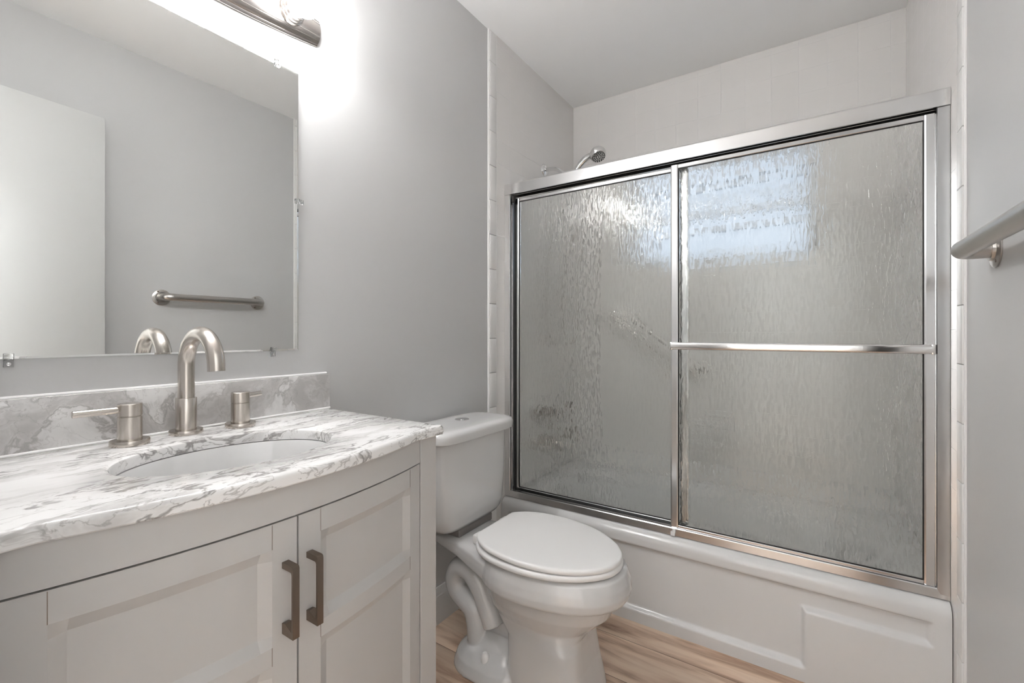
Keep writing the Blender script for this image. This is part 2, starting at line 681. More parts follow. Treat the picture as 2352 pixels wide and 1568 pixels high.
baseboard('baseboard_left', 'left', 0.815, 1.609)
baseboard('baseboard_right', 'right', YN, 1.609)

# window: vinyl frame with two stacked frosted sashes
win = struct(D.objects.new('window_1', None))
COL.objects.link(win)
bm = bmesh.new()
fx0, fx1, fz0, fz1 = WX0 + 0.008, WX1 - 0.008, WZ0 + 0.008, WZ1 - 0.008
ya, yb = YB + 0.03, YB + 0.085
ZM = 1.715
for b in ((fx0, fx0 + 0.035, fz0, fz1), (fx1 - 0.035, fx1, fz0, fz1), (fx0 + .035, fx1 - .035, fz0, fz0 + 0.035), (fx0 + .035, fx1 - .035, fz1 - 0.035, fz1), (fx0 + .035, fx1 - .035, ZM - 0.02, ZM + 0.02)):
    box(bm, b[0], b[1], ya, yb, b[2], b[3], 0.003, 1)
finish('window_frame', bm, M['vinyl'], win)
boxobj('window_pane', M['frost'], (fx0 + .033, fx1 - .033, ya + .025, ya + .029, fz0 + .033, ZM - .018), win)
boxobj('window_pane', M['frost'], (fx0 + .033, fx1 - .033, ya + .025, ya + .029, ZM + .018, fz1 - .033), win)

# open door resting near the right wall (seen in the mirror)
door = struct(D.objects.new('door_1', None))
COL.objects.link(door)
door.location = (1.354, 0.04, 0.0)
door.rotation_euler = (0, 0, math.radians(-4.2))


def dpart(name, mat, b, bev):
    bm = bmesh.new()
    box(bm, *b, bev=bev)
    o = finish(name, bm, mat)
    o.parent = door
    return o


dpart('door_slab', M['paint_door'], (0.0, 0.035, 0.0, 0.630, 0.012, 2.042), 0.002)
for z in (0.25, 1.05, 1.82):
    dpart('hinge', M['nickel'], (-0.008, 0.004, -0.008, 0.004, z - 0.045, z + 0.045), 0.002)
# casing round the doorway
bm = bmesh.new()
for y0, y1 in ((YN, YN + 0.014), (YN - 0.124, YN - 0.11)):
    box(bm, DX0 - 0.06, DX0, y0, y1, 0, DZ + 0.06, 0.003, 1)
    if y0 < YN:
        box(bm, DX1, DX1 + 0.06, y0, y1, 0, DZ + 0.06, 0.003, 1)
    box(bm, DX0, DX1, y0, y1, DZ, DZ + 0.06, 0.003, 1)
struct(finish('trim_8', bm, M['paint_trim']))

# added fill lamp, out of view on the hallway ceiling, brightens through the doorway
hl = thing('fill_lamp', 'added round fill lamp, out of view on the hallway ceiling outside the doorway', 'lamp', (0.22, -0.36, HC))
bm = bmesh.new()
lathe(bm, (0.22, -0.36, HC - 0.0005), (0, 0, -1), [(0.20, 0.0), (0.20, 0.02), (0.19, 0.026)], 40)
finish('fill_lamp_base', bm, M['nickel'], hl)
bm = bmesh.new()
lathe(bm, (0.22, -0.36, HC - 0.026), (0, 0, -1), [(0.185, 0.0), (0.18, 0.02), (0.15, 0.045), (0.09, 0.062), (0.0, 0.068)], 40)
finish('fill_lamp_shade', bm, M['fill_glow'], hl)


# ------------------------------------------------------------------ bathtub
def build_tub():
    x0, x1 = TL + 0.002, TR - 0.002
    yf = 1.700
    nx = 360
    xs = [x0 + (x1 - x0) * i / nx for i in range(nx + 1)]
    # recessed apron outline
    poly = [(0.054, 0.048 + .18), (0.054, 0.289), (1.470, 0.289), (1.470, 0.229), (1.170, 0.229), (1.170, 0.049), (0.354, 0.049), (0.354, 0.229)]

    def sd(x, z):
        d = 1e9
        inside = False
        n = len(poly)
        for i in range(n):
            a, b = poly[i], poly[(i + 1) % n]
            ex, ez = b[0] - a[0], b[1] - a[1]
            t = max(0, min(1, ((x - a[0]) * ex + (z - a[1]) * ez) / (ex * ex + ez * ez)))
            d = min(d, math.hypot(x - a[0] - t * ex, z - a[1] - t * ez))
            if (a[1] > z) != (b[1] > z) and x < a[0] + (z - a[1]) / ez * ex:
                inside = not inside
        return d if inside else -d

    rows = []
    nz = 84
    for k in range(nz + 1):
        z = 0.318 * k / nz
        rows.append([(x, yf + 0.017 * sstep(-0.008, 0.008, sd(x, z)), z) for x in xs])
    for k in range(1, 9):                                  # rolled front edge
        a = k / 8 * PI / 2
        rows.append([(x, yf + 0.038 * (1 - math.cos(a)), 0.318 + 0.033 * math.sin(a)) for x in xs])
    bx0, bx1, by0, by1, rr = 0.085, 1.43, 1.795, 2.395, 0.22

    def basin(x, y):
        cx, cy = (bx0 + bx1) / 2, (by0 + by1) / 2
        hx, hy = (bx1 - bx0) / 2 - rr, (by1 - by0) / 2 - rr
        qx, qy = abs(x - cx) - hx, abs(y - cy) - hy
        d = math.hypot(max(qx, 0), max(qy, 0)) + min(max(qx, qy), 0) - rr
        d = -d
        if d <= -0.02:
            return 0.351
        slope = 0.11 if x < 1.0 else 0.11 + 0.15 * sstep(1.0, 1.45, x)
        return 0.351 - 0.285 * sstep(-0.02, slope, d)

    ny = 90
    for k in range(1, ny + 1):
        y = yf + 0.038 + (TB - 0.002 - yf - 0.038) * k / ny
        rows.append([(x, y, basin(x, y)) for x in xs])
    rows.append([(x, TB - 0.002, 0.0005) for x in xs])
    bm = bmesh.new()
    V = loft(bm, rows, cap=False, closed=False)
    bm.faces.new([r for r in V[0]] + [r for r in V[-1][::-1]])        # underside
    bm.faces.new([r[0] for r in V])
    bm.faces.new([r[-1] for r in V][::-1])
    o = finish('bathtub', bm, M['tub'], angle=60)
    return o


tubt = thing('bathtub', 'white alcove bathtub with stepped apron below the sliding shower doors', 'bathtub', (0.762, 2.07, 0))
tb = build_tub()
tb.name = 'tub_shell'
tb.parent = tubt
tb.matrix_parent_inverse = Matrix.Translation((-0.762, -2.07, 0))
bm = bmesh.new()
lathe(bm, (0.103, 2.096, 0.285), (1, 0, 0.25), [(0.038, 0.0), (0.038, 0.006), (0.032, 0.010), (0.0, 0.012)])
finish('overflow_plate', bm, M['chrome'], tubt)


# ------------------------------------------------------------------ shower door: fixed frame
fr = thing('shower_door_frame', 'bright aluminium frame of the tub sliding doors with deep header rail', 'shower door frame', (0.762, 1.745, 0.352))
# header: cross-section in (y, z)
hp = [(1.722, 1.738), (1.724, 1.783), (1.727, 1.788), (1.760, 1.789), (1.786, 1.788), (1.789, 1.783), (1.790, 1.738), (1.784, 1.738), (1.784, 1.776), (1.758, 1.776), (1.758, 1.742), (1.755, 1.742), (1.755, 1.776), (1.729, 1.776), (1.728, 1.738)]
bm = bmesh.new()
loft(bm, [[(x, y, z) for y, z in hp] for x in (TL + 0.001, TR - 0.001)])
finish('header', bm, M['alu'], fr, smooth=False)
tp = [(1.728, 0.3535), (1.729, 0.378), (1.731, 0.381), (1.734, 0.380), (1.735, 0.360), (1.755, 0.360), (1.756, 0.372), (1.759, 0.372), (1.760, 0.360), (1.784, 0.360), (1.785, 0.366), (1.788, 0.366), (1.789, 0.3535)]
bm = bmesh.new()
loft(bm, [[(x, y, z) for y, z in tp] for x in (TL + 0.001, TR - 0.001)])
finish('sill_track', bm, M['alu'], fr, smooth=False)
for s in (0, 1):
    f = (lambda d: TL + 0.001 + d) if s == 0 else (lambda d: TR - 0.001 - d)
    jp = [(0.0, 1.727), (0.026, 1.729), (0.028, 1.732), (0.026, 1.735), (0.006, 1.736), (0.006, 1.752), (0.020, 1.753), (0.022, 1.756), (0.020, 1.759), (0.006, 1.760), (0.006, 1.782), (0.024, 1.783), (0.026, 1.786), (0.024, 1.789), (0.0, 1.789)]
    bm = bmesh.new()
    loft(bm, [[(f(d), y, z) for d, y in jp] for z in (0.366, 1.737)])
    finish('jamb', bm, M['alu'], fr, smooth=False)
bm = bmesh.new()
box(bm, 0.756, 0.772, 1.7215, 1.7275, 0.3525, 0.369, 0.0028, 2)
box(bm, 0.763, 0.774, 1.7220, 1.7275, 0.364, 0.380, 0.0025, 2)
g = finish('panel_guide', bm, M['caulk'], fr)
g['label'] = 'small white plastic guide clip at the middle of the sill track'
bm = bmesh.new()
box(bm, 0.0385, 0.052, 1.7365, 1.7515, 1.705, 1.735, 0.002, 1)
g = finish('bumper', bm, M['dark'], fr)
g['label'] = 'black rubber bumper under the left end of the header'


def panel(label, x0, x1, yc, front):
    t = thing('sliding_shower_door', label, 'shower door', ((x0 + x1) / 2, yc, 0.375), 'sliding doors of the tub enclosure')
    z0, z1 = 0.375, 1.727
    sw, sd_ = 0.026, 0.009
    for a in (x0, x1 - sw):
        bm = bmesh.new()
        pr = [(0, yc - sd_), (0.004, yc - sd_ - 0.0015), (sw - 0.004, yc - sd_ - 0.0015), (sw, yc - sd_), (sw, yc + sd_), (0, yc + sd_)]
        loft(bm, [[(a + d, y, z) for d, y in pr] for z in (z0 + .001, z1 - .001)])
        finish('stile', bm, M['alu'], t, smooth=False)
    for za, zb in ((z0, z0 + 0.016), (z1 - 0.014, z1)):
        bm = bmesh.new()
        box(bm, x0 + sw, x1 - sw, yc - sd_, yc + sd_, za, zb, 0.0015, 1)
        finish('rail', bm, M['alu'], t)
    bm = bmesh.new()
    gx0, gx1, gz0, gz1 = x0 + sw - 0.004, x1 - sw + 0.004, z0 + 0.010, z1 - 0.008
    box(bm, gx0, gx1, yc - 0.0025, yc + 0.0025, gz0, gz1)
    gp = finish('glass_pane', bm, M['rain'], t, smooth=False)
    gp.data.materials.append(M['flat_glass'])
    for f in gp.data.polygons:                # the outer face is rippled, the others are smooth
        f.material_index = 0 if f.normal.y < -0.5 else 1
    # dark glazing gasket
    bm = bmesh.new()
    e = 0.0028
    for (a, b, c, d) in ((x0 + sw, x0 + sw + e, z0 + .016, z1 - .014), (x1 - sw - e, x1 - sw, z0 + .016, z1 - .014), (x0 + sw + e, x1 - sw - e, z0 + .016, z0 + .016 + e), (x0 + sw + e, x1 - sw - e, z1 - .014 - e, z1 - .014)):
        box(bm, a, b, yc - 0.005, yc - 0.0026, c, d)
    g = finish('gasket', bm, M['dark'], t, smooth=False)
    g['label'] = 'thin dark seal round the glass'
    return t


panel('sliding door of rippled rain glass on the left, without a towel bar', 0.037, 0.810, 1.7720, False)
pf = panel('sliding door of rippled rain glass on the right, carrying a towel bar', 0.754, 1.488, 1.7455, True)
bm = bmesh.new()
zb = 1.0555
pr = []
for k in range(24):
    a = 2 * PI * k / 24
    pr.append((1.7065 + 0.0085 * math.copysign(abs(math.cos(a)) ** 0.7, math.cos(a)), zb + 0.0135 * math.copysign(abs(math.sin(a)) ** 0.7, math.sin(a))))
loft(bm, [[(x, y, z) for y, z in pr] for x in (0.764, 1.476)])
tbar = finish('towel_bar', bm, M['alu_bar'], pf)
for x in (0.759, 1.471):
    bm = bmesh.new()
    box(bm, x, x + 0.010, 1.699, 1.7362, zb - 0.0145, zb + 0.0145, 0.003, 2)
    o = finish('bracket', bm, M['alu_bar'])
    o.parent = tbar

# ------------------------------------------------------------------ shower fittings behind the glass
sh = thing('hand_shower', 'chrome hand shower on a wall arm, its head peeking above the header rail', 'shower head', (TL, 2.10, 1.97))
bm = bmesh.new()
lathe(bm, (TL + .0005, 2.10, 1.968), (1, 0, 0), [(0.032, 0.0), (0.031, 0.003), (0.024, 0.009), (0.013, 0.013), (0.0, 0.013)])
finish('flange', bm, M['chrome'], sh)
bm = bmesh.new()
tube(bm, spline([(TL + .005, 2.10, 1.968), (0.045, 2.10, 1.968), (0.085, 2.10, 1.957), (0.125, 2.10, 1.925), (0.150, 2.10, 1.895)], 6), 0.0105, 16)
finish('arm', bm, M['chrome'], sh)
bm = bmesh.new()
lathe(bm, (0.150, 2.10, 1.905), (0.55, 0, -0.83), [(0.014, 0.0), (0.020, 0.008), (0.020, 0.035), (0.014, 0.045), (0.0, 0.046)], 20)
finish('holder', bm, M['chrome'], sh)
bm = bmesh.new()
tube(bm, spline([(0.155, 2.088, 1.850), (0.185, 2.086, 1.900), (0.225, 2.084, 1.948), (0.265, 2.082, 1.975), (0.305, 2.080, 1.984)], 6), [0.011 + 0.004 * math.sin(i / 24 * PI) + 0.005 * (i / 24) ** 2 for i in range(25)], 16)
finish('handle', bm, M['chrome'], sh)
hd = Vector((0.34, -0.30, -0.80)).normalized()
hc = Vector((0.318, 2.078, 1.985))
bm = bmesh.new()
lathe(bm, hc - hd * 0.004, hd, [(0.0, -0.016), (0.022, -0.013), (0.036, -0.003), (0.041, 0.008), (0.041, 0.014), (0.038, 0.026), (0.034, 0.032), (0.0, 0.033)], 32)
head = finish('head', bm, M['chrome'], sh)
bm = bmesh.new()
u, v = frame_at(hd)
for rr, n in ((0.029, 18), (0.021, 12), (0.012, 8), (0.0, 1)):
    for k in range(n):
        c = hc + hd * 0.0285 + (u * math.cos(2 * PI * k / n) + v * math.sin(2 * PI * k / n)) * rr
        lathe(bm, c, hd, [(0.0026, 0.0), (0.0024, 0.0022), (0.0, 0.0028)], 8)
noz = finish('nozzle_plate', bm, M['black_plastic'], sh)
noz['label'] = 'black spray nozzles on the face of the head'
bm = bmesh.new()
tube(bm, spline([(0.160, 2.10, 1.855), (0.150, 2.098, 1.80), (0.075, 2.06, 1.60), (0.060, 2.03, 1.35), (0.070, 2.02, 1.12), (0.095, 2.03, 1.045), (0.120, 2.06, 1.10), (0.118, 2.08, 1.40), (0.135, 2.09, 1.70), (0.152, 2.088, 1.845)], 8), 0.0075, 10)
finish('hose', bm, M['nickel_h'], sh)

vv = thing('shower_valve', 'round chrome shower valve with lever, blurred behind the left glass door', 'shower valve', (TL, 2.09, 0.69))
bm = bmesh.new()
lathe(bm, (TL + .0005, 2.09, 0.69), (1, 0, 0), [(0.085, 0.0), (0.083, 0.006), (0.07, 0.012), (0.0, 0.013)], 36)
finish('escutcheon', bm, M['alu'], vv)
bm = bmesh.new()
lathe(bm, (TL + .012, 2.09, 0.69), (1, 0, 0), [(0.028, 0.0), (0.027, 0.035), (0.022, 0.045), (0.0, 0.046)], 24)
tube(bm, [(0.045, 2.09, 0.69), (0.052, 2.09, 0.63), (0.055, 2.09, 0.60)], [0.009, 0.008, 0.007], 12)
finish('lever', bm, M['bronze'], vv)
sp = thing('tub_spout', 'chrome tub spout low on the tiled wall, blurred behind the left glass door', 'tub spout', (TL, 2.06, 0.54))
bm = bmesh.new()
tube(bm, [(TL + .0005, 2.06, 0.545), (0.03, 2.06, 0.545), (0.09, 2.06, 0.542), (0.125, 2.06, 0.533), (0.138, 2.06, 0.520)], [0.030, 0.028, 0.027, 0.025, 0.018], 20)
finish('spout_body', bm, M['nickel'], sp)
bm = bmesh.new()
lathe(bm, (0.108, 2.06, 0.560), (0, 0, 1), [(0.005, 0), (0.005, 0.02), (0.008, 0.022), (0.008, 0.03), (0.0, 0.031)], 14)
finish('diverter_knob', bm, M['nickel'], sp)
gb = thing('grab_bar', 'slanted grab bar on the back tiles, blurred behind the left glass door', 'grab bar', (0.46, TB, 1.06))
a, b = Vector((0.275, TB - 0.055, 1.195)), Vector((0.665, TB - 0.055, 0.905))
dv = (b - a).normalized()
bm = bmesh.new()
tube(bm, spline([(a.x, TB - 0.004, a.z), (a.x, TB - .035, a.z), a + dv * 0.02, a + dv * 0.1, b - dv * 0.1, b - dv * 0.02, (b.x, TB - .035, b.z), (b.x, TB - 0.004, b.z)], 6), 0.016, 18)
finish('bar', bm, M['nickel_h'], gb)
for p in (a, b):
    bm = bmesh.new()
    lathe(bm, (p.x, TB - .0005, p.z), (0, -1, 0), [(0.040, 0.0), (0.040, 0.004), (0.030, 0.009), (0.0, 0.009)], 28)
    finish('flange', bm, M['nickel_h'], gb)
sd_ = thing('soap_dish', 'ceramic soap dish on the back tiles, blurred behind the right glass door', 'soap dish', (0.757, TB, 0.60))
bm = bmesh.new()
box(bm, 0.680, 0.834, TB - 0.018, TB - .0005, 0.535, 0.665, 0.006, 2)
finish('back_plate', bm, M['tile_edge'], sd_)
bm = bmesh.new()
box(bm, 0.686, 0.828, TB - 0.075, TB - 0.019, 0.548, 0.562, 0.005, 2)
box(bm, 0.686, 0.828, TB - 0.080, TB - 0.072, 0.548, 0.575, 0.003, 2)
finish('tray', bm, M['tile_edge'], sd_)
bm = bmesh.new()
tube(bm, spline([(0.69, TB - 0.015, 0.645), (0.70, TB - 0.05, 0.645), (0.757, TB - 0.055, 0.645), (0.814, TB - 0.05, 0.645), (0.824, TB - 0.015, 0.645)], 6), 0.009, 12)
finish('handle', bm, M['tile_edge'], sd_)


# ------------------------------------------------------------------ vanity cabinet (bow front)
YC = 0.4215
ZD = 0.8025        # top of the doors
CZ = 0.861         # underside of the countertop


def arc(y, peak=0.497, R=1.094):
    return peak - R + math.sqrt(R * R - (y - YC) ** 2)


vc = thing('vanity_cabinet', 'white bow-front vanity cabinet with two panelled doors under the marble top', 'cabinet', (0.22, YC, 0))
bm = bmesh.new()
n = 24
y0, y1 = YC - 0.323, YC + 0.323
pl = [(0.005, YC - 0.374), (0.44, YC - 0.374), (0.44, y0 + .001)] + [(arc(y0 + (y1 - y0) * i / n) - 0.0235, y0 + (y1 - y0) * i / n) for i in range(1, n)] + [(0.44, y1 - .001), (0.44, YC + 0.374), (0.005, YC + 0.374)]
a = [bm.verts.new((p[0], p[1], 0.10)) for p in pl]
b_ = [bm.verts.new((p[0], p[1], CZ - 0.03)) for p in pl]
for i in range(len(pl)):
    j = (i + 1) % len(pl)
    bm.faces.new((a[i], a[j], b_[j], b_[i]))
bm.faces.new(a[::-1])
finish('carcass', bm, M['paint_cabinet'], vc, smooth=False)
for s in (-1, 1):
    bm = bmesh.new()
    ya, yb2 = sorted((YC + s * 0.3255, YC + s * 0.3765))
    box(bm, 0.400, 0.449, ya, yb2, 0.0, CZ - 0.0005, 0.0012, 1)
    finish('post', bm, M['paint_cabinet'], vc)
for s in (-1, 1):
    bm = bmesh.new()
    ya, yb2 = sorted((YC + s * 0.3745, YC + s * 0.3765))
    box(bm, 0.004, 0.399, ya, yb2, 0.0, CZ - 0.0005)
    finish('side_panel', bm, M['paint_cabinet'], vc, smooth=False)


def bent(bm, ya, yb_, za, zb_, x_off0, x_off1, n=14, bev=0.0):
    """Board following the bow: front face at arc+x_off1, back at arc+x_off0."""
    rings = []
    for i in range(n + 1):
        y = ya + (yb_ - ya) * i / n
        xb, xf = arc(y) + x_off0, arc(y) + x_off1
        rings.append([(xb, y, za), (xf, y, za), (xf, y, zb_), (xb, y, zb_)])
    loft(bm, rings)


bm = bmesh.new()
bent(bm, YC - 0.3235, YC + 0.3235, ZD + 0.003, CZ - 0.0005, -0.022, 0.0, 28)
finish('top_rail', bm, M['paint_cabinet'], vc, smooth=True, angle=30)
bm = bmesh.new()
bent(bm, YC - 0.3235, YC + 0.3235, 0.10, 0.137, -0.022, -0.001, 28)
finish('bottom_rail', bm, M['paint_cabinet'], vc, smooth=True, angle=30)


def vdoor(ya, yb_):
    """Two-panel door as a height field over (y, z), with edges."""
    za, zb_ = 0.140, ZD
    d = D.objects.new('door', None)
    COL.objects.link(d)
    d.location = (0.49, (ya + yb_) / 2, za)
    d.parent = vc
    d.matrix_parent_inverse = Matrix.Translation(-Vector(vc.location))
    in0, in1 = ya + 0.040, yb_ - 0.040
    panels = ((0.611, 0.763), (0.178, 0.582))
    ch, dep = 0.0175, 0.0095
    ysl = {ya, yb_, in0, in1, in0 + ch, in1 - ch}
    k = 26
    for i in range(k + 1):
        ysl.add(in0 + ch + (in1 - in0 - 2 * ch) * i / k)
    ysl = sorted(ysl)
    zsl = sorted({za, zb_} | {z for p in panels for z in (p[0], p[1], p[0] + ch, p[1] - ch)})

    def depth(y, z):
        best = 0.0
        for p in panels:
            dd = min(y - in0, in1 - y, z - p[0], p[1] - z)
            if dd > 0:
                best = max(best, dep * min(1.0, dd / ch))
        return best
    # stiles and rails are separate boards meeting at a fine joint
    boards = []
    bm = bmesh.new()
    rows = [[(arc(y) - 0.0006 - depth(y, z), y, z) for y in ysl] for z in zsl]
    V = loft(bm, rows, cap=False, closed=False)
    back = [[bm.verts.new((arc(y) - 0.020, y, z)) for y in (ya, yb_)] for z in (za, zb_)]
    per = V[0] + [r[-1] for r in V[1:]] + V[-1][-2::-1] + [r[0] for r in V[-2:0:-1]]
    perb = [bm.verts.new((arc(v.co.y) - 0.0195, v.co.y, v.co.z)) for v in per]
    for i in range(len(per)):
        j = (i + 1) % len(per)
        bm.faces.new((per[i], per[j], perb[j], perb[i]))
    bmesh.ops.delete(bm, geom=[x for r in back for x in r], context='VERTS')
    for f in bm.faces:
        f.material_index = 0
    nf = set(bm.faces)
    # hairline joints where rails meet stiles
    for yy in (in0, in1):
        for (q0, q1) in ((0.763, ZD - .001), (0.582, 0.611), (0.141, 0.178)):
            box(bm, arc(yy) - 0.004, arc(yy) - 0.0004, yy - 0.0004, yy + 0.0004, q0, q1)
    for f in bm.faces:
        if f not in nf:
            f.material_index = 1
    p = finish('door_panel', bm, M['paint_cabinet'], None, smooth=True, angle=12)
    p.data.materials.append(M['bronze'])
    p.parent = d
    p.location = -Vector(d.location)
    return d


def handle(d, yc):
    xf = arc(yc) - 0.0004
    wd = 0.0055
    outer = [(0.0, 0.738), (0.0265, 0.738), (0.0295, 0.7365), (0.0305, 0.7335), (0.0305, 0.640), (0.0305, 0.6255), (0.018, 0.6255), (0.008, 0.6255), (0.0, 0.6255)]
    inner = [(0.0, 0.7285), (0.0240, 0.7285), (0.0258, 0.7275), (0.0268, 0.7250), (0.0268, 0.648), (0.0258, 0.6360), (0.0165, 0.6400), (0.008, 0.6435), (0.0, 0.6420)]
    bm = bmesh.new()
    cols = [[[bm.verts.new((xf + p[0], y, p[1])) for p in pr_] for pr_ in (outer, inner)] for y in (yc - wd, yc + wd)]
    nn = len(outer)
    for i in range(nn - 1):
        (o0, i0), (o1, i1) = cols
        bm.faces.new((o0[i], o0[i + 1], i0[i + 1], i0[i]))
        bm.faces.new((o1[i], i1[i], i1[i + 1], o1[i + 1]))
        bm.faces.new((o0[i], o1[i], o1[i + 1], o0[i + 1]))
        bm.faces.new((i0[i], i0[i + 1], i1[i + 1], i1[i]))
    for k_ in (0, nn - 1):
        bm.faces.new((cols[0][0][k_], cols[0][1][k_], cols[1][1][k_], cols[1][0][k_]))
    o = finish('handle', bm, M['bronze'], None, smooth=True, angle=28)
    o.parent = d
    o.location = -Vector(d.location)
    o['label'] = 'dark nickel bar handle'


d = vdoor(YC - 0.3225, YC - 0.0014)
handle(d, 0.4005)
d = vdoor(YC + 0.0018, YC + 0.3225)
handle(d, 0.4420)

# ------------------------------------------------------------------ marble countertop with oval cut-out
CT = 0.883
SKX, SKY, SA, SB = 0.285, 0.424, 0.135, 0.181


def build_top():
    ya, yb_ = 0.045, 0.806
    out = []
    n = 40
    R = 0.895
    h = 0.295
    out.append((0.464, ya))
    for i in range(n + 1):
        y = 0.4255 - h + 2 * h * i / n
        out.append((0.464 + math.sqrt(R * R - (y - 0.4255) ** 2) - math.sqrt(R * R - h * h), y))
    out.append((0.464, yb_))
    # densify along straight sides
    def seg(p, q, m):
        return [(p[0] + (q[0] - p[0]) * i / m, p[1] + (q[1] - p[1]) * i / m) for i in range(m)]
    outline = []
    pts = out + [(0.0008, yb_), (0.0008, ya)]
    for i in range(len(pts)):
        p, q = pts[i], pts[(i + 1) % len(pts)]
        m = max(1, int(math.hypot(p[0] - q[0], p[1] - q[1]) / 0.02))
        outline += seg(p, q, m)
    inner = [(SKX + SA * math.cos(2 * PI * k / 72), SKY + SB * math.sin(2 * PI * k / 72)) for k in range(72)]
    bm = bmesh.new()
    # rounded top edge rings: (inset, z)
    prof = [(0.0015, CZ), (0.0, CZ + 0.002), (0.0, CT - 0.008), (0.0012, CT - 0.004), (0.004, CT - 0.0012), (0.008, CT)]
    c = (0.23, 0.4255)

    def inset(poly, d):
        res = []
        m = len(poly)
        for i in range(m):
            p0, p1, p2 = Vector(poly[i - 1]), Vector(poly[i]), Vector(poly[(i + 1) % m])
            t = (p2 - p0).normalized()
            nrm = Vector((-t.y, t.x))
            if nrm.dot(Vector(c) - p1) < 0:
                nrm = -nrm
            q = p1 + nrm * d
            res.append((max(q.x, 0.0008), q.y))
        return res
    Vo = loft(bm, [[(x, y, z) for x, y in inset(outline, dd)] for dd, z in prof], cap=False)
    pin = [(0.0, CZ), (0.0, CT - 0.006), (0.0015, CT - 0.0025), (0.006, CT)]
    Vi = loft(bm, [[(SKX + (SA + g) * math.cos(2 * PI * k / 72), SKY + (SB + g) * math.sin(2 * PI * k / 72), z) for k in range(72)] for g, z in pin], cap=False)

    def fill(a, b):
        es = []
        for ring in (a, b):
            for i in range(len(ring)):
                e = bm.edges.get((ring[i], ring[(i + 1) % len(ring)]))
                es.append(e)
        bmesh.ops.triangle_fill(bm, edges=es, use_beauty=True, normal=(0, 0, 1))
    fill(Vo[-1], Vi[-1])
    fill(Vo[0], Vi[0])
    o = finish('marble_countertop', bm, M['marble_top'], angle=30)
    return o


tag(build_top(), 'white marble countertop with grey veins, bowed front and oval cut-out', 'countertop')
bs = boxobj('marble_backsplash', M['marble_splash'], (0.0008, 0.020, 0.046, 0.809, CT + 0.0003, 0.983), None, 0.0012, 2)
tag(bs, 'low grey-veined marble backsplash standing along the wall behind the taps', 'backsplash')
bm = bmesh.new()
tube(bm, [(0.021, 0.047, CT + 0.0015), (0.021, 0.808, CT + 0.0015)], 0.0028, 8)
tube(bm, [(0.0025, 0.047, 0.984), (0.0025, 0.808, 0.984)], 0.0036, 8)
struct(finish('trim_9', bm, M['caulk']))

# undermount basin
sk = thing('sink_basin', 'white oval undermount sink set into the marble countertop', 'sink', (SKX, SKY, CZ))
bm = bmesh.new()
pr = [(0.012, CZ - 0.0012), (-0.002, CZ - 0.0012), (-0.006, CZ - 0.010), (-0.012, CZ - 0.04), (-0.022, CZ - 0.08), (-0.040, CZ - 0.112), (-0.070, CZ - 0.130), (-0.100, CZ - 0.137), (-0.118, CZ - 0.139)]
loft(bm, [[(SKX + (SA + g) * math.cos(2 * PI * k / 64), SKY + (SB + g * 1.15) * math.sin(2 * PI * k / 64), z) for k in range(64)] for g, z in pr], cap=False)
finish('bowl', bm, M['porcelain'], sk, angle=60)
bm = bmesh.new()
lathe(bm, (SKX, SKY, CZ - 0.140), (0, 0, 1), [(0.032, 0.0), (0.032, 0.002), (0.024, 0.004), (0.0, 0.003)], 28)
finish('drain', bm, M['nickel'], sk)


# ------------------------------------------------------------------ widespread faucet
FT = CT + 0.0002
fs = thing('faucet_spout', 'brushed nickel gooseneck spout standing behind the oval sink', 'faucet', (0.063, 0.428, FT))
bm = bmesh.new()
lathe(bm, (0.063, 0.428, FT), (0, 0, 1), [(0.0305, 0.0), (0.0310, 0.001), (0.0310, 0.008), (0.0300, 0.0095), (0.0, 0.0095)], 40)
finish('base_flange', bm, M['nickel'], fs)
bm = bmesh.new()
lathe(bm, (0.063, 0.428, FT + 0.0095), (0, 0, 1), [(0.0195, 0.0), (0.0195, 0.067), (0.0188, 0.068), (0.0, 0.068)], 36)
finish('collar', bm, M['nickel'], fs)
bm = bmesh.new()
path = [(0.063, 0.428, FT + 0.07), (0.063, 0.428, 1.00), (0.063, 0.428, 1.03)]
for k in range(1, 25):
    a = PI * k / 24
    path.append((0.132 - 0.069 * math.cos(a), 0.428, 1.030 + 0.069 * math.sin(a)))
path.append((0.2015, 0.428, 1.024))
tube(bm, path, 0.0155, 28, cap=False)
tube(bm, [(0.2015, 0.428, 1.0245), (0.2012, 0.428, 1.030)], [0.0150, 0.0150], 28, cap=False)
finish('spout_tube', bm, M['nickel'], fs, angle=50)
bm = bmesh.new()
lathe(bm, (0.2014, 0.428, 1.0275), (0, 0, -1), [(0.0152, 0.0), (0.0130, 0.001), (0.0, 0.001)], 24)
for k in range(6):
    a = 2 * PI * k / 6
    box(bm, 0.2014 + 0.008 * math.cos(a) - 0.001, 0.2014 + 0.008 * math.cos(a) + 0.001, 0.428 + 0.008 * math.sin(a) - 0.003, 0.428 + 0.008 * math.sin(a) + 0.003, 1.0245, 1.0265)
finish('aerator', bm, M['black_plastic'], fs)


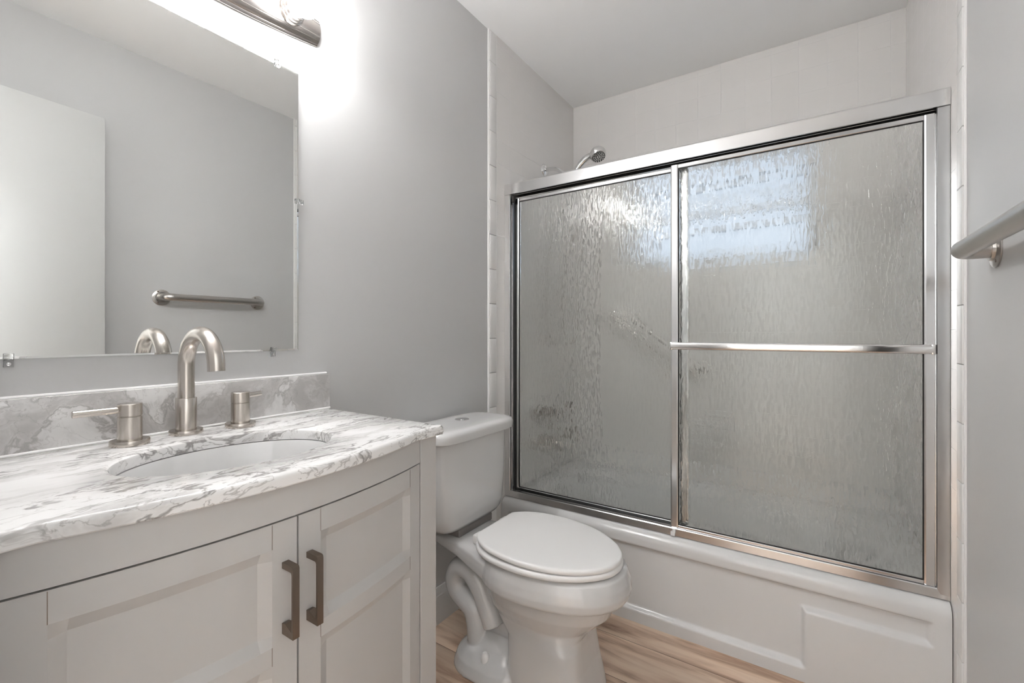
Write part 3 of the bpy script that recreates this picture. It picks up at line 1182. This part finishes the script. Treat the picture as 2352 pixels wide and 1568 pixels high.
def fhandle(label, x, y, ang, ln):
    t = thing('sink_tap', label, 'tap', (x, y, FT), 'taps beside the spout')
    bm = bmesh.new()
    lathe(bm, (x, y, FT), (0, 0, 1), [(0.0310, 0.0), (0.0315, 0.001), (0.0315, 0.0085), (0.0305, 0.010), (0.0, 0.010)], 40)
    finish('base_flange', bm, M['nickel'], t)
    bm = bmesh.new()
    lathe(bm, (x, y, FT + 0.010), (0, 0, 1), [(0.0195, 0.0), (0.0195, 0.0445), (0.0185, 0.0452), (0.0185, 0.0462), (0.0, 0.0462)], 36)
    finish('body', bm, M['nickel'], t)
    bm = bmesh.new()
    lathe(bm, (x, y, FT + 0.0565), (0, 0, 1), [(0.0190, 0.0), (0.0196, 0.0006), (0.0196, 0.0225), (0.0188, 0.0235), (0.0, 0.0235)], 36)
    finish('cap', bm, M['nickel'], t)
    bm = bmesh.new()
    dx, dy = math.cos(ang), math.sin(ang)
    lathe(bm, (x + dx * 0.017, y + dy * 0.017, FT + 0.0690), (dx, dy, 0), [(0.0062, 0.0), (0.0066, 0.01), (0.0066, ln - 0.001), (0.0058, ln), (0.0, ln)], 20)
    finish('lever', bm, M['nickel'], t)
    return t


fhandle('brushed nickel tap left of the spout, lever pointing sideways', 0.083, 0.325, math.radians(-92), 0.066)
fhandle('brushed nickel tap right of the spout, lever pointing back toward the wall', 0.079, 0.532, math.radians(112), 0.045)

# ------------------------------------------------------------------ mirror and clips
mr = thing('wall_mirror', 'frameless rectangular mirror on the wall above the backsplash', 'mirror', (0.003, 0.415, 1.43))
MY0, MY1, MZ0, MZ1 = 0.110, 0.720, 1.054, 1.820
bm = bmesh.new()
ins = 0.004
lo = [(0.0012, y, z) for y, z in ((MY0, MZ0), (MY1, MZ0), (MY1, MZ1), (MY0, MZ1))]
md = [(0.0052, y, z) for y, z in ((MY0, MZ0), (MY1, MZ0), (MY1, MZ1), (MY0, MZ1))]
hi = [(0.0062, y, z) for y, z in ((MY0 + ins, MZ0 + ins), (MY1 - ins, MZ0 + ins), (MY1 - ins, MZ1 - ins), (MY0 + ins, MZ1 - ins))]
loft(bm, [lo, md, hi])
finish('mirror_glass', bm, M['mirror'], mr, smooth=False)


def clip(label, y, z, dy, dz):
    """Clear clip: lip over the glass, screw tab on the wall (dy, dz points from glass to wall)."""
    t = thing('mirror_clip', label, 'clip', (0.006, y, z), 'clear mirror clips')
    bm = bmesh.new()
    ay, az = abs(dz), abs(dy)
    hw = 0.0065
    # tab on wall
    cy, cz = y + dy * 0.008, z + dz * 0.008
    box(bm, 0.0008, 0.0068, min(cy - hw * ay - 0.007 * abs(dy), cy), max(cy + hw * ay + 0.007 * abs(dy), cy), min(cz - hw * az - 0.007 * abs(dz), cz), max(cz + hw * az + 0.007 * abs(dz), cz), 0.0012, 2)
    cy, cz = y - dy * 0.004, z - dz * 0.004
    box(bm, 0.0070, 0.0098, min(cy - hw * ay - 0.006 * abs(dy), cy), max(cy + hw * ay + 0.006 * abs(dy), cy), min(cz - hw * az - 0.006 * abs(dz), cz), max(cz + hw * az + 0.006 * abs(dz), cz), 0.0010, 2)
    finish('clip_body', bm, M['clear'], t)
    bm = bmesh.new()
    lathe(bm, (0.0069, y + dy * 0.009, z + dz * 0.009), (1, 0, 0), [(0.0034, 0.0), (0.0030, 0.0014), (0.0012, 0.0019), (0.0, 0.0012)], 14)
    finish('screw', bm, M['chrome'], t)


clip('clear plastic clip on the top edge of the mirror', 0.660, MZ1, 0, 1)
clip('clear plastic clip on the right edge of the mirror', MY1, 1.466, 1, 0)
clip('clear plastic clip on the bottom edge of the mirror near its right corner', 0.649, MZ0, 0, -1)
clip('clear plastic clip on the bottom edge of the mirror at far left', 0.176, MZ0, 0, -1)

# ------------------------------------------------------------------ vanity light
vl = thing('vanity_light', 'brushed nickel vanity light bar with globe bulbs above the mirror', 'light', (0.0, 0.415, 1.965))
LZ, LY = 1.965, 0.415
bm = bmesh.new()
steps = [(0.068, 0.0006), (0.068, 0.006), (0.062, 0.010), (0.060, 0.0105), (0.052, 0.0185), (0.047, 0.021), (0.0455, 0.0205), (0.036, 0.0255), (0.030, 0.027), (0.0285, 0.0265), (0.014, 0.0295), (0.0, 0.030)]
rings = []
for i in range(33):
    y = LY + 0.362 * (i - 16) / 16
    q = ((y - LY) / 0.362) ** 2
    hs = 1.0 - 0.43 * q
    dsc = 1.0 - 0.25 * q
    pr = [(d * dsc if d > .001 else d, -h * hs) for h, d in steps]
    pr += [(d, -z) for d, z in pr[-2::-1]]
    rings.append([(d, y, LZ + z) for d, z in pr])
loft(bm, rings)
finish('back_plate', bm, M['lamp_metal'], vl, angle=22)
for k in range(4):
    y = LY - 0.273 + 0.182 * k
    bm = bmesh.new()
    lathe(bm, (0.026, y, LZ), (1, 0, 0), [(0.033, -0.003), (0.033, 0.006), (0.030, 0.008), (0.030, 0.014), (0.027, 0.016), (0.027, 0.024), (0.022, 0.028), (0.017, 0.029), (0.0, 0.029)], 28)
    finish('socket', bm, M['lamp_metal'], vl)
    bm = bmesh.new()
    prf = [(0.014, -0.036)] + [(0.0375 * math.sin(a), -0.0375 * math.cos(a)) for a in [0.42 + (PI - 0.42) * i / 16 for i in range(17)]]
    lathe(bm, (0.092, y, LZ), (1, 0, 0), prf, 28)
    bl = finish('bulb', bm, M['bulb'], vl, angle=60)
    bl['label'] = 'glowing white globe bulb'
    ld = D.lights.new('bulb_light', 'POINT')
    ld.energy = BULB_W
    ld.color = (0.985, 0.985, 0.99)
    ld.shadow_soft_size = 0.0388
    ld.use_soft_falloff = False
    lo_ = D.objects.new('bulb_light', ld)
    lo_.location = (0.092, y, LZ)
    lo_.parent = vl
    lo_.matrix_parent_inverse = Matrix.Translation(-Vector(vl.location))
    COL.objects.link(lo_)


# ------------------------------------------------------------------ grab bar on the right wall
gr = thing('grab_bar', 'brushed steel grab bar on the bare right wall beside the shower', 'grab bar', (W, 1.15, 1.280))
GX = W - 0.058
ga, gb_ = 0.916, 1.384
gz = 1.281
bm = bmesh.new()
tube(bm, [(W - 0.004, ga, gz)] + spline([(W - 0.02, ga, gz), (W - 0.045, ga + 0.002, gz), (GX, ga + 0.022, gz), (GX, ga + 0.06, gz)], 8) + spline([(GX, gb_ - 0.06, gz), (GX, gb_ - 0.022, gz), (W - 0.045, gb_ - 0.002, gz), (W - 0.02, gb_, gz)], 8) + [(W - 0.004, gb_, gz)], 0.0185, 32)
finish('bar', bm, M['nickel_h'], gr, angle=50)
for y in (ga, gb_):
    bm = bmesh.new()
    lathe(bm, (W - .0005, y, gz), (-1, 0, 0), [(0.040, 0.0), (0.040, 0.0025), (0.037, 0.0045), (0.026, 0.006), (0.024, 0.011), (0.0, 0.011)], 40)
    f = finish('flange', bm, M['nickel_h'], gr, angle=30)
    for k in range(3):
        bm = bmesh.new()
        a = PI / 2 + 2 * PI * k / 3 + 0.5
        lathe(bm, (W - 0.0045, y + 0.0315 * math.cos(a), gz + 0.0315 * math.sin(a)), (-1, 0, 0), [(0.0042, 0.0), (0.0036, 0.0016), (0.0, 0.0022)], 14)
        o = finish('screw', bm, M['bronze'])
        o.parent = f


# ------------------------------------------------------------------ toilet
TY = 1.27
tt = thing('toilet', 'white two-piece toilet with closed lid between the vanity and the tub', 'toilet', (0.4, TY, 0))


def egg(xr, xm, xf, w, z, n=48, e=2.2, yc=TY):
    pts = []
    for k in range(n):
        a = 2 * PI * k / n
        c, s = math.cos(a), math.sin(a)
        cx = math.copysign(abs(c) ** (2 / e), c)
        sy = math.copysign(abs(s) ** (2 / e), s)
        pts.append((xm + (xf - xm) * cx if c >= 0 else xm + (xm - xr) * cx, yc + w * sy, z))
    return pts


bm = bmesh.new()
# bowl and front column
S = [(0.290, 0.46, 0.728, 0.166, 0.408, 2.2), (0.284, 0.46, 0.742, 0.177, 0.400, 2.2), (0.278, 0.46, 0.752, 0.184, 0.375, 2.2), (0.275, 0.46, 0.756, 0.187, 0.352, 2.2), (0.275, 0.46, 0.753, 0.1855, 0.334, 2.2), (0.276, 0.46, 0.747, 0.180, 0.325, 2.2), (0.277, 0.46, 0.738, 0.171, 0.3205, 2.2), (0.277, 0.46, 0.712, 0.144, 0.3185, 2.2),
     (0.279, 0.46, 0.709, 0.141, 0.296, 2.2), (0.283, 0.46, 0.698, 0.136, 0.266, 2.2), (0.292, 0.46, 0.668, 0.124, 0.238, 2.3), (0.315, 0.47, 0.640, 0.112, 0.214, 2.5), (0.350, 0.49, 0.624, 0.111, 0.190, 3.4), (0.385, 0.51, 0.626, 0.113, 0.165, 4.6), (0.388, 0.52, 0.636, 0.114, 0.10, 5.0), (0.386, 0.52, 0.654, 0.117, 0.03, 5.0), (0.385, 0.52, 0.660, 0.118, 0.0, 5.0)]
loft(bm, [egg(a, b, c, d, z, e=e) for a, b, c, d, z, e in S])
# deck under the tank
Dk = [(0.045, 0.095, 0.382, 0.404), (0.11, 0.105, 0.366, 0.408), (0.20, 0.112, 0.345, 0.408), (0.27, 0.128, 0.325, 0.408), (0.34, 0.150, 0.315, 0.408), (0.40, 0.160, 0.320, 0.407)]
rg = []
for x, hw, za, zb in Dk:
    ring = []
    for k in range(32):
        a = 2 * PI * k / 32
        c, s = math.cos(a), math.sin(a)
        ring.append((x, TY + hw * math.copysign(abs(c) ** 0.45, c), (za + zb) / 2 + (zb - za) / 2 * math.copysign(abs(s) ** 0.45, s)))
    rg.append(ring)
loft(bm, rg)
# web behind the column
rg = []
for z, xa, xb, hw in ((0.0, 0.235, 0.45, 0.05), (0.06, 0.205, 0.45, 0.046), (0.16, 0.155, 0.45, 0.040), (0.26, 0.135, 0.45, 0.038), (0.345, 0.16, 0.45, 0.045)):
    rg.append([(xa, TY - hw, z), (xb, TY - hw, z), (xb, TY + hw, z), (xa, TY + hw, z)])
loft(bm, rg)
# trapway on both sides
for s in (-1, 1):
    yy = TY + s * 0.052
    P = [(0.315, yy, 0.135), (0.290, yy, 0.190), (0.258, yy, 0.247), (0.218, yy, 0.287), (0.172, yy, 0.288), (0.149, yy, 0.250), (0.158, yy, 0.210), (0.192, yy, 0.186), (0.228, yy, 0.163), (0.243, yy, 0.120), (0.249, yy, 0.070), (0.258, yy, 0.02)]
    tube(bm, spline(P, 6), 0.0365, 20)
# foot
F = [(0.162, 0.30, 0.47, 0.150, 0.0, 2.6), (0.164, 0.30, 0.47, 0.149, 0.012, 2.6), (0.172, 0.30, 0.47, 0.138, 0.034, 2.6), (0.190, 0.31, 0.47, 0.115, 0.052, 2.6), (0.208, 0.32, 0.47, 0.085, 0.072, 2.5), (0.215, 0.33, 0.46, 0.055, 0.110, 2.5)]
loft(bm, [egg(a, b, c, d, z, e=e) for a, b, c, d, z, e in F])
bowl = finish('bowl', bm, M['porcelain'], tt, angle=180)
md_ = bowl.modifiers.new('remesh', 'REMESH')
md_.mode = 'VOXEL'
md_.voxel_size = 0.0032
md_.use_smooth_shade = True
sm = bowl.modifiers.new('smooth', 'SMOOTH')
sm.iterations = 2
sm.factor = 0.5

# tank
bm = bmesh.new()
rg = []
TK = [(0.432, 0.060, 0.185, 0.140), (0.436, 0.045, 0.198, 0.160), (0.450, 0.034, 0.206, 0.172), (0.480, 0.028, 0.211, 0.180), (0.60, 0.025, 0.214, 0.190), (0.735, 0.024, 0.213, 0.196), (0.741, 0.024, 0.213, 0.196)]
TTY = 1.278
for z, xa, xb, hw in TK:
    ring = []
    for k in range(56):
        a = 2 * PI * k / 56
        c, s = math.cos(a), math.sin(a)
        xx = (xa + xb) / 2 + (xb - xa) / 2 * math.copysign(abs(c) ** 0.5, c)
        ring.append((xx, TTY + hw * math.copysign(abs(s) ** 0.36, s), z))
    rg.append(ring)
loft(bm, rg)
finish('tank', bm, M['porcelain'], tt, angle=50)
bm = bmesh.new()
rg = []
for z, ex in ((0.7405, -0.006), (0.7415, -0.001), (0.744, 0.0), (0.764, 0.001), (0.7715, -0.001), (0.777, -0.006), (0.7808, -0.014), (0.7825, -0.026), (0.7835, -0.05)):
    ring = []
    for k in range(64):
        a = 2 * PI * k / 64
        c, s = math.cos(a), math.sin(a)
        xx = 0.126 + (0.112 + ex) * math.copysign(abs(c) ** 0.45, c)
        ring.append((xx, TTY + (0.219 + ex) * math.copysign(abs(s) ** 0.36, s), z))
    rg.append(ring)
loft(bm, rg)
finish('tank_lid', bm, M['porcelain'], tt, angle=60)
bm = bmesh.new()
lathe(bm, (0.116, 1.292, 0.7838), (0, 0, 1), [(0.026, -0.002), (0.026, 0.0012), (0.024, 0.002), (0.0, 0.002)], 32)
fb = finish('flush_button', bm, M['chrome'], tt)
fb['label'] = 'round chrome dual flush button'
bm = bmesh.new()
rg = []
for z, sc_ in ((0.7858, 1.0), (0.788, 0.97), (0.7885, 0.8)):
    rg.append([(0.116 + 0.011 * sc_ * math.cos(a) + (0.008 if math.cos(a) > 0 else -0.002), 1.290 + 0.0195 * sc_ * math.sin(a), z) for a in [-PI / 2 + PI * k / 16 for k in range(17)]])
loft(bm, rg)
o = finish('button_half', bm, M['chrome'])
o.parent = fb

HW = [(0.287, 0.098), (0.293, 0.110), (0.32, 0.137), (0.355, 0.157), (0.39, 0.168), (0.43, 0.1745), (0.47, 0.177), (0.51, 0.1755), (0.55, 0.169), (0.60, 0.154), (0.65, 0.127), (0.685, 0.098), (0.710, 0.067), (0.724, 0.038), (0.7305, 0.0)]


def seat_outline(ex=0.0):
    p = spline([(x, hw, 0) for x, hw in HW], 4)
    near = [(v.x, -v.y) for v in p]
    far = [(v.x, v.y) for v in p[:-1]][::-1]
    cx = 0.5
    return [(cx + (x - cx) * (1 + ex / 0.225), TY - 0.006 + y * (1 + ex / 0.177)) for x, y in near + far]


def plate(name, prof, zf, ex0, parent, mat, tx=0.0):
    bm = bmesh.new()
    loft(bm, [[(x + tx, y, zf(x) + dz) for x, y in seat_outline(ex0 + e)] for e, dz in prof])
    return finish(name, bm, mat, parent, angle=50)


plate('seat_ring', [(-0.006, 0.0), (-0.001, 0.001), (0.001, 0.004), (0.001, 0.012), (-0.002, 0.016), (-0.006, 0.0175)], lambda x: 0.4120, 0.002, tt, M['seat'])
plate('seat_lid', [(-0.006, -0.0155), (-0.001, -0.0145), (0.0, -0.011), (0.0, -0.006), (-0.002, -0.002), (-0.006, -0.0004), (-0.012, 0.0), (-0.06, 0.0008)], lambda x: 0.456 - 0.027 * (x - 0.29), 0.0, tt, M['seat'])
for s in (-1, 1):
    bm = bmesh.new()
    box(bm, 0.258, 0.300, TY + s * 0.075 - 0.020, TY + s * 0.075 + 0.020, 0.406, 0.436, 0.004, 2)
    finish('hinge', bm, M['seat'], tt)
bm = bmesh.new()
box(bm, 0.09, 0.196, TTY - 0.095, TTY + 0.095, 0.404, 0.434, 0.004, 1)
g = finish('tank_gasket', bm, M['gasket'], tt)
for s in (-1, 1):
    bm = bmesh.new()
    lathe(bm, (0.318, TY + s * 0.105, 0.044), (0, 0, 1), [(0.0145, 0.0), (0.0145, 0.018), (0.012, 0.026), (0.007, 0.031), (0.0, 0.032)], 24)
    finish('bolt_cap', bm, M['seat'], tt)
